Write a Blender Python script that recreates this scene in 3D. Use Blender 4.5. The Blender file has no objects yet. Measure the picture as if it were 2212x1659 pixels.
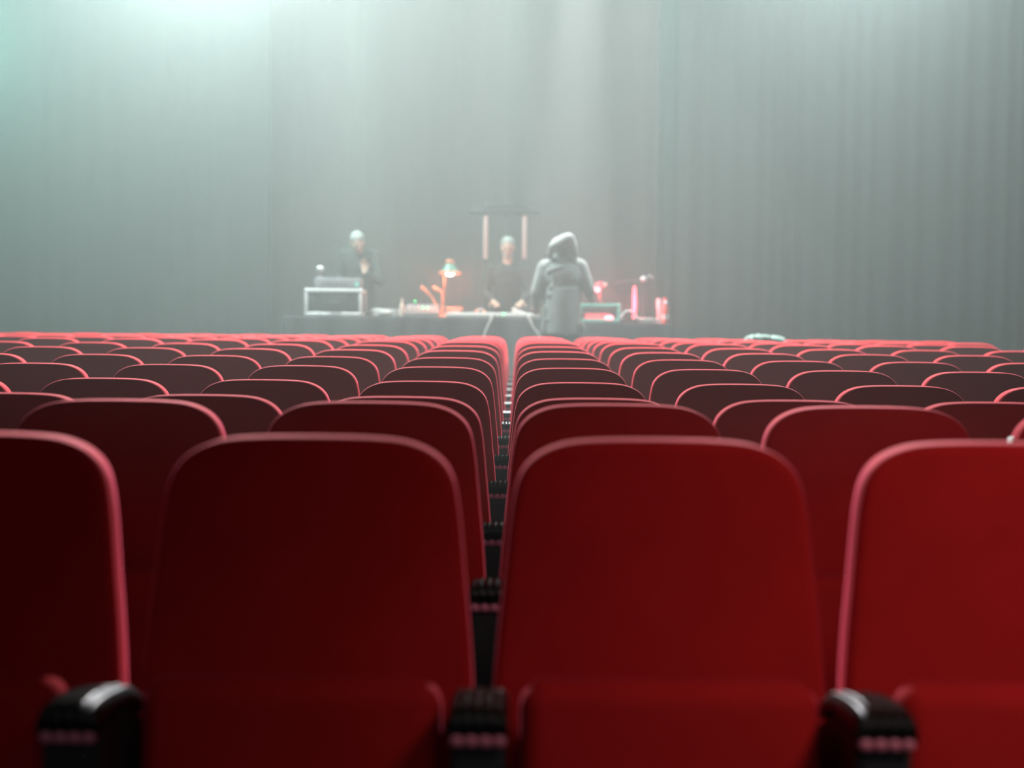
import bpy, bmesh, math, random
from mathutils import Vector, Matrix, Euler
random.seed(7)
S = bpy.context.scene
COL = S.collection
PI = math.pi

# ------------------------------------------------------------------ camera
F = 3113.0
CAMZ = 1.16
Yc = Vector((10, 139.5, -F)).normalized()
Xc = Vector((1, -0.0096, 0)); Xc = (Xc - Yc * Xc.dot(Yc)).normalized()
Zc = Xc.cross(Yc)
R3 = Matrix((Xc, Yc, Zc))
cam_d = bpy.data.cameras.new('camera')
cam_d.sensor_width = 36.0
cam_d.lens = 36.0 * F / 2212.0
cam_d.clip_start = 0.05
cam_d.clip_end = 200
cam_d.dof.use_dof = True
cam_d.dof.focus_distance = 5.3
cam_d.dof.aperture_fstop = 2.1
cam = bpy.data.objects.new('camera', cam_d)
COL.objects.link(cam)
cam.matrix_world = Matrix.Translation((0, 0, CAMZ)) @ R3.to_4x4()
S.camera = cam

def P(px, py, Y):
    """world point on the plane y=Y seen at a pixel of the photograph"""
    v = R3 @ Vector((px - 1106, 829.5 - py, -F))
    t = Y / v.y
    return Vector((v.x * t, Y, CAMZ + v.z * t))

def K(Y):
    return Y / F            # metres per pixel at depth Y

# ------------------------------------------------------------------ view
S.view_settings.view_transform = 'Standard'
S.view_settings.look = 'None'
S.view_settings.exposure = 0.0
S.view_settings.gamma = 1.0
S.view_settings.use_curve_mapping = False
cy = S.cycles
cy.max_bounces = 5
cy.diffuse_bounces = 2
cy.glossy_bounces = 2
cy.transmission_bounces = 4
cy.volume_bounces = 0
cy.transparent_max_bounces = 8
cy.sample_clamp_indirect = 4.0
cy.sample_clamp_direct = 30.0
cy.use_denoising = True

w = bpy.data.worlds.new('world'); S.world = w; w.use_nodes = True
w.node_tree.nodes['Background'].inputs[0].default_value = (0, 0, 0, 1)
w.node_tree.nodes['Background'].inputs[1].default_value = 0

# ------------------------------------------------------------------ materials
def mat(name, col, rough=0.6, metal=0.0, sheen=0.0, sheen_tint=(1, 1, 1), sheen_rough=0.35, spec=0.5,
        noise=0.0, nscale=30.0, bump=0.0, bscale=300.0, emit=None, estr=0.0, coat=0.0):
    m = bpy.data.materials.new(name); m.use_nodes = True
    nt = m.node_tree; b = nt.nodes['Principled BSDF']
    b.inputs['Base Color'].default_value = (*col, 1)
    b.inputs['Roughness'].default_value = rough
    b.inputs['Metallic'].default_value = metal
    b.inputs['Specular IOR Level'].default_value = spec
    if sheen:
        b.inputs['Sheen Weight'].default_value = sheen
        b.inputs['Sheen Roughness'].default_value = sheen_rough
        b.inputs['Sheen Tint'].default_value = (*sheen_tint, 1)
    if coat:
        b.inputs['Coat Weight'].default_value = coat
        b.inputs['Coat Roughness'].default_value = 0.1
    if emit:
        b.inputs['Emission Color'].default_value = (*emit, 1)
        b.inputs['Emission Strength'].default_value = estr
    if noise or bump:
        tc = nt.nodes.new('ShaderNodeTexCoord')
    if noise:
        n = nt.nodes.new('ShaderNodeTexNoise'); n.inputs['Scale'].default_value = nscale
        n.inputs['Detail'].default_value = 4
        nt.links.new(tc.outputs['Object'], n.inputs['Vector'])
        mx = nt.nodes.new('ShaderNodeMix'); mx.data_type = 'RGBA'
        mx.inputs[6].default_value = (*[c * (1 - noise) for c in col], 1)
        mx.inputs[7].default_value = (*[min(1, c * (1 + noise)) for c in col], 1)
        nt.links.new(n.outputs[0], mx.inputs[0])
        nt.links.new(mx.outputs[2], b.inputs['Base Color'])
    if bump:
        n2 = nt.nodes.new('ShaderNodeTexNoise'); n2.inputs['Scale'].default_value = bscale
        n2.inputs['Detail'].default_value = 3
        nt.links.new(tc.outputs['Object'], n2.inputs['Vector'])
        bp = nt.nodes.new('ShaderNodeBump'); bp.inputs['Strength'].default_value = bump
        bp.inputs['Distance'].default_value = 0.01
        nt.links.new(n2.outputs[0], bp.inputs['Height'])
        nt.links.new(bp.outputs[0], b.inputs['Normal'])
    return m

M = dict(
    velvet=mat('red_velvet', (0.45, 0.016, 0.019), 0.8, sheen=0.36, sheen_tint=(1.0, 0.15, 0.27), sheen_rough=0.4, spec=0.04,
               noise=0.15, nscale=9, bump=0.05, bscale=500),
    shell=mat('black_seat_shell', (0.015, 0.015, 0.017), 0.5),
    arm=mat('black_arm_plastic', (0.009, 0.010, 0.011), 0.40, spec=0.35),
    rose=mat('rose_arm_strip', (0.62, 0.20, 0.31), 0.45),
    pedestal=mat('charcoal_pedestal', (0.02, 0.024, 0.028), 0.6, noise=0.2),
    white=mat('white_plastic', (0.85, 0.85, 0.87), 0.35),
    floor=mat('dark_carpet', (0.012, 0.013, 0.015), 0.95, noise=0.4, nscale=60),
    wall=mat('dark_hall_wall', (0.03, 0.033, 0.035), 0.9, noise=0.2, nscale=3),
    ceiling=mat('black_hall_ceiling', (0.01, 0.01, 0.011), 0.95, noise=0.2, nscale=3),
    platform=mat('black_platform', (0.02, 0.021, 0.022), 0.7, noise=0.3, nscale=10),
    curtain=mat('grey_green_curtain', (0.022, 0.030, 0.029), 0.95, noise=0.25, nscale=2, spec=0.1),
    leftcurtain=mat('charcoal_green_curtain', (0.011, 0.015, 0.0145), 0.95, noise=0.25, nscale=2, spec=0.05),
    leg=mat('dark_teal_curtain', (0.010, 0.030, 0.027), 0.95, noise=0.2, nscale=2, spec=0.1),
    backdrop=mat('brown_backdrop', (0.05, 0.036, 0.032), 0.95, noise=0.3, nscale=1.2, spec=0.1),
    cloth=mat('dark_table_cloth', (0.03, 0.034, 0.036), 0.9, noise=0.2, nscale=6),
    jacket=mat('grey_jacket', (0.30, 0.31, 0.305), 0.9, sheen=0.35, noise=0.2, nscale=7, bump=0.35, bscale=14, spec=0.2),
    trousers=mat('dark_trousers', (0.03, 0.032, 0.036), 0.9, noise=0.2),
    skin=mat('skin', (0.50, 0.32, 0.25), 0.5, noise=0.08, nscale=20),
    shirt=mat('black_shirt', (0.025, 0.027, 0.027), 0.9, noise=0.2, bump=0.2, bscale=18),
    hair=mat('grey_hair', (0.32, 0.33, 0.31), 0.7, noise=0.3, nscale=60, bump=0.3, bscale=120),
    eye=mat('dark_eye', (0.02, 0.02, 0.02), 0.2),
    shoe=mat('black_shoe', (0.015, 0.015, 0.015), 0.5),
    alu=mat('pale_aluminium', (0.80, 0.79, 0.80), 0.42, metal=0.15, noise=0.05),
    teal=mat('teal_metal', (0.22, 0.62, 0.52), 0.45),
    casebody=mat('dark_case_panel', (0.04, 0.046, 0.046), 0.6, noise=0.15),
    greybox=mat('grey_metal_box', (0.26, 0.25, 0.27), 0.45, noise=0.08),
    black=mat('black_plastic', (0.015, 0.016, 0.017), 0.45),
    pale=mat('pale_plastic', (0.75, 0.73, 0.71), 0.4),
    peach=mat('orange_lamplit_metal', (0.85, 0.33, 0.20), 0.45),  # orange of the lamp fittings; on microphones and ear cup it is painted lamplight
    bronze=mat('dark_bronze_metal', (0.12, 0.07, 0.05), 0.45, metal=0.3),
    lampgreen=mat('green_enamel', (0.10, 0.30, 0.22), 0.35),
    paper=mat('cream_paper', (0.75, 0.66, 0.58), 0.8),
    book=mat('rust_book_cover', (0.55, 0.20, 0.13), 0.7),
    red=mat('red_plastic', (0.80, 0.07, 0.09), 0.4),
    glass=mat('red_bottle_plastic', (0.75, 0.14, 0.12), 0.2, coat=0.5),
    cable=mat('grey_cable', (0.55, 0.55, 0.54), 0.5),
    blackcable=mat('dark_cable', (0.10, 0.10, 0.10), 0.5),
    fur=mat('pale_green_fur', (0.10, 0.14, 0.125), 0.95, sheen=0.2, noise=0.4, nscale=45, bump=0.6, bscale=60),
    bulb=mat('lit_bulb', (1, 0.9, 0.95), 0.4, emit=(1.0, 0.80, 0.95), estr=14),
    redbulb=mat('lit_red_bulb', (1, 0.3, 0.35), 0.4, emit=(1.0, 0.16, 0.2), estr=6),
    redglow=mat('added_red_glow', (0.8, 0.1, 0.1), 0.5, emit=(1.0, 0.13, 0.15), estr=1.1),
    redtube=mat('lit_red_tube', (1, 0.2, 0.25), 0.4, emit=(1.0, 0.10, 0.17), estr=2.6),
    pinkupright=mat('pale_upright_pink_light', (0.5, 0.32, 0.30), 0.5, emit=(0.9, 0.45, 0.42), estr=0.05),  # red lamplight put into the base colour, plus a slight glow
    led=mat('lit_green_led', (0.1, 1, 0.3), 0.4, emit=(0.06, 1.0, 0.25), estr=9),
)

# ------------------------------------------------------------------ object helpers
def thing(name, label, cat, loc=(0, 0, 0), rz=0.0, group=None):
    o = bpy.data.objects.new(name, None); COL.objects.link(o)
    o.empty_display_size = 0.05
    o.location = loc; o.rotation_euler = (0, 0, rz)
    o['label'] = label; o['category'] = cat
    if group: o['group'] = group
    return o

def tag(o, label, cat, group=None, kind=None):
    o['label'] = label; o['category'] = cat
    if group: o['group'] = group
    if kind: o['kind'] = kind
    return o

def obj(name, bm, m, parent=None, smooth=True, loc=None, rot=None):
    me = bpy.data.meshes.new(name)
    bmesh.ops.recalc_face_normals(bm, faces=bm.faces[:])
    bm.to_mesh(me); bm.free()
    if smooth:
        for p in me.polygons: p.use_smooth = True
        try: me.set_sharp_from_angle(angle=math.radians(40))
        except Exception: pass
    me.materials.append(m)
    o = bpy.data.objects.new(name, me); COL.objects.link(o)
    if parent is not None: o.parent = parent
    if loc is not None: o.location = loc
    if rot is not None: o.rotation_euler = rot
    return o

def struct(name, bm, m, smooth=False):
    o = obj(name, bm, m, None, smooth); o['kind'] = 'structure'
    return o

def new(): return bmesh.new()

def box(bm, c, s, bev=0.0, seg=2, rot=None):
    t = bmesh.new()
    bmesh.ops.create_cube(t, size=1.0)
    bmesh.ops.scale(t, vec=s, verts=t.verts)
    if bev:
        bmesh.ops.bevel(t, geom=t.edges[:], offset=bev, segments=seg, profile=0.5, affect='EDGES')
    if rot is not None:
        bmesh.ops.rotate(t, cent=(0, 0, 0), matrix=Euler(rot).to_matrix(), verts=t.verts)
    bmesh.ops.translate(t, vec=c, verts=t.verts)
    merge(bm, t)
    return bm

def merge(bm, t):
    me = bpy.data.meshes.new('tmp'); t.to_mesh(me); t.free()
    bm.from_mesh(me); bpy.data.meshes.remove(me)

def lathe(bm, prof, c=(0, 0, 0), seg=24, rot=None):
    t = bmesh.new(); rings = []
    for r, z in prof:
        if r < 1e-5:
            rings.append([t.verts.new((0, 0, z))])
        else:
            rings.append([t.verts.new((r * math.cos(2 * PI * i / seg), r * math.sin(2 * PI * i / seg), z)) for i in range(seg)])
    for a, b in zip(rings, rings[1:]):
        if len(a) == 1 and len(b) == 1: continue
        for i in range(seg):
            j = (i + 1) % seg
            if len(a) == 1: t.faces.new((a[0], b[i], b[j]))
            elif len(b) == 1: t.faces.new((a[i], a[j], b[0]))
            else: t.faces.new((a[i], a[j], b[j], b[i]))
    for rg in (rings[0], rings[-1]):
        if len(rg) > 1: t.faces.new(rg)
    if rot is not None:
        bmesh.ops.rotate(t, cent=(0, 0, 0), matrix=Euler(rot).to_matrix(), verts=t.verts)
    bmesh.ops.translate(t, vec=c, verts=t.verts)
    merge(bm, t)
    return bm

def ball(bm, c, r, sub=3, rot=None):
    t = bmesh.new()
    bmesh.ops.create_icosphere(t, subdivisions=sub, radius=1.0)
    rr = r if hasattr(r, '__len__') else (r, r, r)
    bmesh.ops.scale(t, vec=rr, verts=t.verts)
    if rot is not None:
        bmesh.ops.rotate(t, cent=(0, 0, 0), matrix=Euler(rot).to_matrix(), verts=t.verts)
    bmesh.ops.translate(t, vec=c, verts=t.verts)
    merge(bm, t)
    return bm

def catmull(pts, n=6, closed=False):
    pts = [Vector(p) for p in pts]; out = []
    N = len(pts)
    rng = N if closed else N - 1
    for i in range(rng):
        p1 = pts[i]; p2 = pts[(i + 1) % N]
        p0 = pts[(i - 1) % N] if (closed or i > 0) else p1
        p3 = pts[(i + 2) % N] if (closed or i < N - 2) else p2
        for k in range(n):
            t = k / n
            out.append(0.5 * ((2 * p1) + (p2 - p0) * t + (2 * p0 - 5 * p1 + 4 * p2 - p3) * t * t + (3 * p1 - p0 - 3 * p2 + p3) * t ** 3))
    if not closed: out.append(pts[-1])
    return out

def tube(bm, pts, r, seg=10, n=6, closed=False):
    path = catmull(pts, n, closed) if n > 1 else [Vector(p) for p in pts]
    N = len(path)
    rad = r if callable(r) else (lambda t: r)
    up = None; rings = []
    for i, p in enumerate(path):
        a = path[(i - 1) % N] if (closed or i > 0) else p
        b = path[(i + 1) % N] if (closed or i < N - 1) else p
        d = (b - a).normalized()
        if up is None:
            up = Vector((0, 0, 1)) if abs(d.z) < 0.9 else Vector((0, 1, 0))
        x = d.cross(up).normalized(); up = x.cross(d).normalized()
        rr = rad(i / max(1, N - 1))
        rings.append([bm.verts.new(p + (x * math.cos(2 * PI * k / seg) + up * math.sin(2 * PI * k / seg)) * rr) for k in range(seg)])
    pairs = list(zip(rings, rings[1:]))
    if closed: pairs.append((rings[-1], rings[0]))
    for a, b in pairs:
        for k in range(seg):
            j = (k + 1) % seg
            bm.faces.new((a[k], a[j], b[j], b[k]))
    if not closed:
        bm.faces.new(rings[0][::-1]); bm.faces.new(rings[-1])
    return bm

def cap(bm, p0, r0, p1, r1, seg=16):
    """tapered capsule"""
    p0 = Vector(p0); p1 = Vector(p1)
    ball(bm, p0, r0, 2); ball(bm, p1, r1, 2)
    d = p1 - p0
    t = bmesh.new()
    bmesh.ops.create_cone(t, cap_ends=True, segments=seg, radius1=r0, radius2=r1, depth=d.length)
    bmesh.ops.rotate(t, cent=(0, 0, 0), matrix=d.to_track_quat('Z', 'Y').to_matrix(), verts=t.verts)
    bmesh.ops.translate(t, vec=(p0 + p1) / 2, verts=t.verts)
    merge(bm, t)

def fuse(name, bm, m, parent, voxel=0.012, smooth=6):
    """fuse overlapping volumes into one continuous skin"""
    me = bpy.data.meshes.new(name + '_raw'); bm.to_mesh(me); bm.free()
    t = bpy.data.objects.new(name + '_raw', me); COL.objects.link(t)
    r = t.modifiers.new('r', 'REMESH'); r.mode = 'VOXEL'; r.voxel_size = voxel
    s = t.modifiers.new('s', 'SMOOTH'); s.factor = 0.5; s.iterations = smooth
    dg = bpy.context.evaluated_depsgraph_get()
    out = bpy.data.meshes.new_from_object(t.evaluated_get(dg))
    bpy.data.objects.remove(t); bpy.data.meshes.remove(me)
    for p in out.polygons: p.use_smooth = True
    out.name = name
    out.materials.clear(); out.materials.append(m)
    o = bpy.data.objects.new(name, out); COL.objects.link(o)
    o.parent = parent
    return o

# ------------------------------------------------------------------ the hall
ROWTOP = {1: .189, 2: .186, 3: .218, 4: .216, 5: .196, 6: .182, 7: .168, 8: .159, 9: .148, 10: .150, 11: .152, 12: .154, 13: .166, 14: .170}
ROWD = {n: 4.99 + 0.895 * (n - 4) for n in range(1, 15)}
ROWD[3] = 4.02
TOP = 0.97
def back_lift(n): return CAMZ - ROWTOP[n] - TOP

bm = new()
prof = [(-4.0, 0.0), (22.0, 0.0)]
vs = [[bm.verts.new((x, y, z)) for x in (-9, 9)] for y, z in prof]
for a, b in zip(vs, vs[1:]): bm.faces.new((a[0], a[1], b[1], b[0]))
struct('floor', bm, M['floor'])
bm = new(); box(bm, (0, 9, 7.6), (18, 26, 0.2)); struct('ceiling', bm, M['ceiling'])
bm = new(); box(bm, (-9.1, 9, 3.7), (0.2, 26, 7.8)); struct('wall_left', bm, M['wall'])
bm = new(); box(bm, (9.1, 9, 3.7), (0.2, 26, 7.8)); struct('wall_right', bm, M['wall'])
bm = new(); box(bm, (0, -4.1, 3.7), (18.4, 0.2, 7.8)); struct('wall_front', bm, M['wall'])
bm = new(); box(bm, (0, 22.1, 3.7), (18.4, 0.2, 7.8)); struct('wall_back', bm, M['backdrop'])
PLAT = 0.30
bm = new(); box(bm, (0, 18.45, PLAT / 2), (17.9, 6.9, PLAT), 0.01, 1); o = struct('floor_platform', bm, M['platform'])

def curtain(name, x0, x1, y, z0, z1, m, label, seed, fold=0.22, amp=0.03):
    rnd = random.Random(seed)
    bm = new()
    n = int((x1 - x0) / 0.025); cols = []
    ph = rnd.random() * 6; f = fold
    for i in range(n + 1):
        x = x0 + (x1 - x0) * i / n
        ph += (x1 - x0) / n * 2 * PI / f
        if i % 12 == 0: f = fold * rnd.uniform(0.7, 1.7)
        d = math.sin(ph) * amp + math.sin(ph * 0.37 + 1) * amp * 0.7
        cols.append([bm.verts.new((x, y + d * (0.55 + 0.45 * (1 - k / 6)), z0 + (z1 - z0) * k / 6)) for k in range(7)])
    for a, b in zip(cols, cols[1:]):
        for k in range(6): bm.faces.new((a[k], b[k], b[k + 1], a[k + 1]))
    o = obj(name, bm, m)
    sd = o.modifiers.new('thickness', 'SOLIDIFY'); sd.thickness = 0.006
    return tag(o, label, 'curtain')

XR = P(1424, 400, 18.0).x
XL = P(585, 400, 18.0).x
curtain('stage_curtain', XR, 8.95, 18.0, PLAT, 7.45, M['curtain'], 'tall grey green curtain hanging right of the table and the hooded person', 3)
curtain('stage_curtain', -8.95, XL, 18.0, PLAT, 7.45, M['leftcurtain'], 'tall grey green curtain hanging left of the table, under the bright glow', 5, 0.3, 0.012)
curtain('side_curtain', P(1420, 400, 17.3).x, P(1463, 400, 17.3).x, 17.3, PLAT, 7.45, M['leg'], 'narrow dark teal curtain hanging at the inner edge of the right curtain', 11, 0.12, 0.02)
curtain('backdrop_curtain', -5.2, 4.2, 21.4, PLAT, 7.45, M['backdrop'], 'brownish backdrop curtain in the middle, far behind the three people', 9, 0.4, 0.04)

# ------------------------------------------------------------------ theatre seat (faces the camera, -Y)
# half outline of the backrest: (half width, distance below the top)
HALF = [(0.0, 0.0), (0.075, 0.0008), (0.130, 0.0042), (0.163, 0.0115), (0.190, 0.024), (0.2095, 0.041), (0.221, 0.060), (0.2285, 0.085),
        (0.2355, 0.130), (0.2445, 0.22), (0.2535, 0.31), (0.2595, 0.40), (0.259, 0.47), (0.245, 0.505), (0.205, 0.522), (0.10, 0.525), (0.0, 0.525)]
half = catmull([(a, b, 0) for a, b in HALF], 5)
loop = [(p.x, p.y) for p in half] + [(-p.x, p.y) for p in half[-2:0:-1]]
LEAN = 0.13

def inset_loop(lp, d):
    n = len(lp); out = []
    for i in range(n):
        a = Vector(lp[i - 2]); b = Vector(lp[(i + 2) % n])
        t = (b - a).normalized()
        nrm = Vector((-t.y, t.x))           # points inward for this winding (checked by sign below)
        c = Vector((0, 0.26)) - Vector(lp[i])
        if nrm.dot(c) < 0: nrm = -nrm
        out.append(Vector(lp[i]) + nrm * d)
    return out

def backrest_bm():
    bm = new(); r = 0.018; T = 0.075
    rings = []
    seq = []
    for k in range(0, 9):                   # front rounding, from the rim to the face
        a = k / 8 * PI / 2
        seq.append((r * (1 - math.cos(a)), -T / 2 + r - r * math.sin(a)))
    seq = seq
    def ring(ins, y, sc=1.0):
        pts = inset_loop(loop, ins)
        return [bm.verts.new((p.x * sc, y + (TOP - p.y * sc - (1 - sc) * 0.26 - TOP) * LEAN + 0.0, TOP - p.y * sc - (1 - sc) * 0.26)) for p in pts]
    rings = [ring(r * 0.9, T / 2), ring(r * 0.3, T / 2 - r * 0.4), ring(0, T / 2 - r)]
    for ins, y in seq: rings.append(ring(ins, y))
    for sc, y in ((0.8, -T / 2 - 0.004), (0.5, -T / 2 - 0.008), (0.22, -T / 2 - 0.010)):
        pts = inset_loop(loop, r)
        rings.append([bm.verts.new((p.x * sc, y + (-(p.y * sc + (1 - sc) * 0.26)) * LEAN, TOP - (p.y * sc + (1 - sc) * 0.26))) for p in pts])
    n = len(loop)
    for a, b in zip(rings, rings[1:]):
        for i in range(n):
            j = (i + 1) % n
            bm.faces.new((a[i], a[j], b[j], b[i]))
    bm.faces.new(rings[0]); bm.faces.new(rings[-1])
    return bm

def shell_bm():
    bm = new()
    def ring(ins, y):
        return [bm.verts.new((p.x, y - p.y * LEAN, TOP - p.y)) for p in inset_loop(loop, ins)]
    a = ring(0.0165, 0.0376); b = ring(0.0165, 0.044); c = ring(0.026, 0.050)
    n = len(loop)
    for u, v in ((a, b), (b, c)):
        for i in range(n): bm.faces.new((u[i], u[(i + 1) % n], v[(i + 1) % n], v[i]))
    bm.faces.new(a); bm.faces.new(c)
    return bm

def pan_bm():
    # tipped-up seat cushion in front of the backrest
    t = new()
    box(t, (0, 0, 0), (0.436, 0.085, 0.40), 0.036, 6)
    for v in t.verts:                       # softly swollen towards the camera
        v.co.y += -0.014 * (1 - (v.co.x / 0.22) ** 2) * (1 - (v.co.z / 0.2) ** 2)
        v.co.z += -0.012 * (abs(v.co.x) / 0.22) ** 3 * (1 if v.co.z > 0 else 0)
    bmesh.ops.rotate(t, cent=(0, 0, 0), matrix=Euler((math.radians(-5), 0, 0)).to_matrix(), verts=t.verts)
    bmesh.ops.translate(t, vec=(0, -0.225, 0.442), verts=t.verts)
    return t

def armrest_bm(x):
    # fluted arm pad: crest near the front, falling away to the back
    bm = new(); W = 0.041
    xs = []
    NR = 5; per = 8
    for i in range(NR * per + 1):
        u = i / (NR * per)
        ridge = abs(math.sin(u * NR * PI)) ** 0.7 * 0.0045
        side = 1 - (abs(2 * u - 1)) ** 8
        xs.append((-W + 2 * W * u, ridge * side - (1 - side) * 0.010))
    ys = [(-0.398, -0.022), (-0.402, -0.014), (-0.399, -0.005), (-0.388, 0.001), (-0.36, 0.002), (-0.32, 0.000), (-0.28, -0.005),
          (-0.24, -0.011), (-0.21, -0.017), (-0.185, -0.027), (-0.155, -0.042), (-0.125, -0.060)]
    top = 0.632
    rows = [[bm.verts.new((x + a, y, top + h + r)) for a, r in xs] for y, h in ys]
    low = [[bm.verts.new((x - W, y, min(top + h - 0.012, top - 0.025 - (0.0 if y < -0.25 else (y + 0.25) * 0.42)))),
            bm.verts.new((x + W, y, min(top + h - 0.012, top - 0.025 - (0.0 if y < -0.25 else (y + 0.25) * 0.42))))] for y, h in ys]
    for a, b in zip(rows, rows[1:]):
        for i in range(len(xs) - 1): bm.faces.new((a[i], a[i + 1], b[i + 1], b[i]))
    for k in range(len(ys) - 1):
        bm.faces.new((rows[k][0], rows[k + 1][0], low[k + 1][0], low[k][0]))
        bm.faces.new((rows[k][-1], low[k][1], low[k + 1][1], rows[k + 1][-1]))
        bm.faces.new((low[k][0], low[k + 1][0], low[k + 1][1], low[k][1]))
    bm.faces.new(rows[0] + [low[0][1], low[0][0]])
    bm.faces.new(rows[-1][::-1] + [low[-1][0], low[-1][1]])
    return bm

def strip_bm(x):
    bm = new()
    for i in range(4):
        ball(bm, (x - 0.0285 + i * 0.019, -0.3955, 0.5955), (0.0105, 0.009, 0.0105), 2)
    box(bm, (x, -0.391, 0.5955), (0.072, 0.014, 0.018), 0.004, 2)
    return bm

def pedestal_bm(x):
    bm = new()
    W = 0.037
    prof = [(-0.388, 0.604), (-0.388, 0.40), (-0.34, 0.05), (-0.36, 0.0), (-0.02, 0.0), (-0.05, 0.06), (-0.135, 0.40), (-0.135, 0.555), (-0.25, 0.604)]
    a = [bm.verts.new((x - W, y, z)) for y, z in prof]; b = [bm.verts.new((x + W, y, z)) for y, z in prof]
    n = len(prof)
    for i in range(n): bm.faces.new((a[i], a[(i + 1) % n], b[(i + 1) % n], b[i]))
    bm.faces.new(a); bm.faces.new(b[::-1])
    bmesh.ops.bevel(bm, geom=bm.edges[:], offset=0.008, segments=2, affect='EDGES')
    return bm

def hinge_bm():
    bm = new()
    box(bm, (0, -0.155, 0.40), (0.47, 0.03, 0.03), 0.006)
    box(bm, (0, -0.105, 0.43), (0.36, 0.10, 0.02), 0.004)
    return bm

SP = 0.55
GAPX = -0.047
proto = thing('theatre_seat', '', 'seat')
obj('backrest', backrest_bm(), M['velvet'], proto)
obj('back_shell', shell_bm(), M['shell'], proto)
obj('seat_cushion', pan_bm(), M['velvet'], proto)
obj('seat_bracket', hinge_bm(), M['shell'], proto)
ar = obj('armrest', armrest_bm(-SP / 2), M['arm'], proto)
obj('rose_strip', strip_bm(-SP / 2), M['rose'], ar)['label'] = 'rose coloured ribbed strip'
obj('pedestal', pedestal_bm(-SP / 2), M['pedestal'], proto)
mesh_of = {c.name: c for c in proto.children}

def copy_tree(o, parent=None):
    c = o.copy(); COL.objects.link(c); c.parent = parent
    for ch in o.children: copy_tree(ch, c)
    return c

ORD = ['', 'first', 'second', 'third', 'fourth', 'fifth', 'sixth', 'seventh', 'eighth', 'ninth', 'tenth', 'eleventh', 'twelfth', 'thirteenth', 'fourteenth']
SEATS = {}
used = False
def proj(x, y, z):
    v = R3.transposed() @ (Vector((x, y, z - CAMZ)))
    return 1106 + F * v.x / -v.z, 829.5 - F * v.y / -v.z
RIGHT_END = {9: 7, 10: 6, 11: 7, 12: 7, 13: 7, 14: 8}
for n in range(1, 15):
    for k in range(-10, 10):
        side = 'right' if k >= 0 else 'left'
        num = k + 1 if k >= 0 else -k
        if k >= 0 and num > RIGHT_END.get(n, 99): continue
        x = GAPX + SP / 2 + SP * k
        d = ROWD[n]
        xl, _ = proj(x - 0.262, d, CAMZ - 0.3); xr, _ = proj(x + 0.262, d, CAMZ - 0.3)
        if xr < -25 or xl > 2237: continue
        if not used: s = proto; used = True
        else: s = copy_tree(proto)
        s.location = (x + random.uniform(-.002, .002), d + random.uniform(-.004, .004), 0.0)
        for c in s.children:
            if c.name.startswith('back'): c.location.z = back_lift(n)
        s['label'] = f'red velvet theatre seat, {ORD[n]} row from the camera, {ORD[num]} seat {side} of centre gap'
        s['group'] = 'red theatre seats in rows'
        SEATS[(n, k)] = s
for n, k in ((11, 6), (12, 6), (13, 6), (14, 7), (10, 5)):
    s = SEATS.get((n, k))
    if s:
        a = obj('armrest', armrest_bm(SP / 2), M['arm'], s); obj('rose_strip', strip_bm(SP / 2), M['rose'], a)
        obj('pedestal', pedestal_bm(SP / 2), M['pedestal'], s)
def glint_plate(n, k, t):  # white plate standing in for a glint on the seat edge
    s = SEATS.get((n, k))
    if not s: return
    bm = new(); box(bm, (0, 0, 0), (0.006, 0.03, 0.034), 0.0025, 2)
    o = obj('glint_plate', bm, M['white'], s, loc=(-0.2285 - 0.004, 0.0 - t * LEAN, TOP - t + back_lift(n)), rot=(math.radians(-7), math.radians(14), 0))
    o['label'] = 'small white plate standing for a glint'
glint_plate(4, 3, 0.075)
glint_plate(2, 2, 0.080)

# fluffy scarf over a far seat top
sc = SEATS.get((13, 3))
rowd = ROWD[13]; base = P(1650, 731, rowd)

bm = new(); rnd = random.Random(4)
zt = back_lift(13) + TOP - 0.012
for i in range(26):
    u = i / 25
    x = base.x - 0.165 + 0.33 * u
    ball(bm, (x, rowd - 0.03 + rnd.uniform(-.03, .03), zt + 0.010 + 0.022 * math.sin(u * 2.6 + .5) ** 2 + rnd.uniform(-.008, .012)), (0.024, 0.055, 0.024 + rnd.uniform(0, .012)), 2)
    ball(bm, (x, rowd - 0.066, zt - 0.030 + rnd.uniform(-.02, .012)), (0.024, 0.024, 0.042), 2)
o = fuse('fluffy_scarf', bm, M['fur'], None, 0.006, 1)
tag(o, 'pale green fluffy scarf lying over a seat top in the far right rows', 'scarf')

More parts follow.
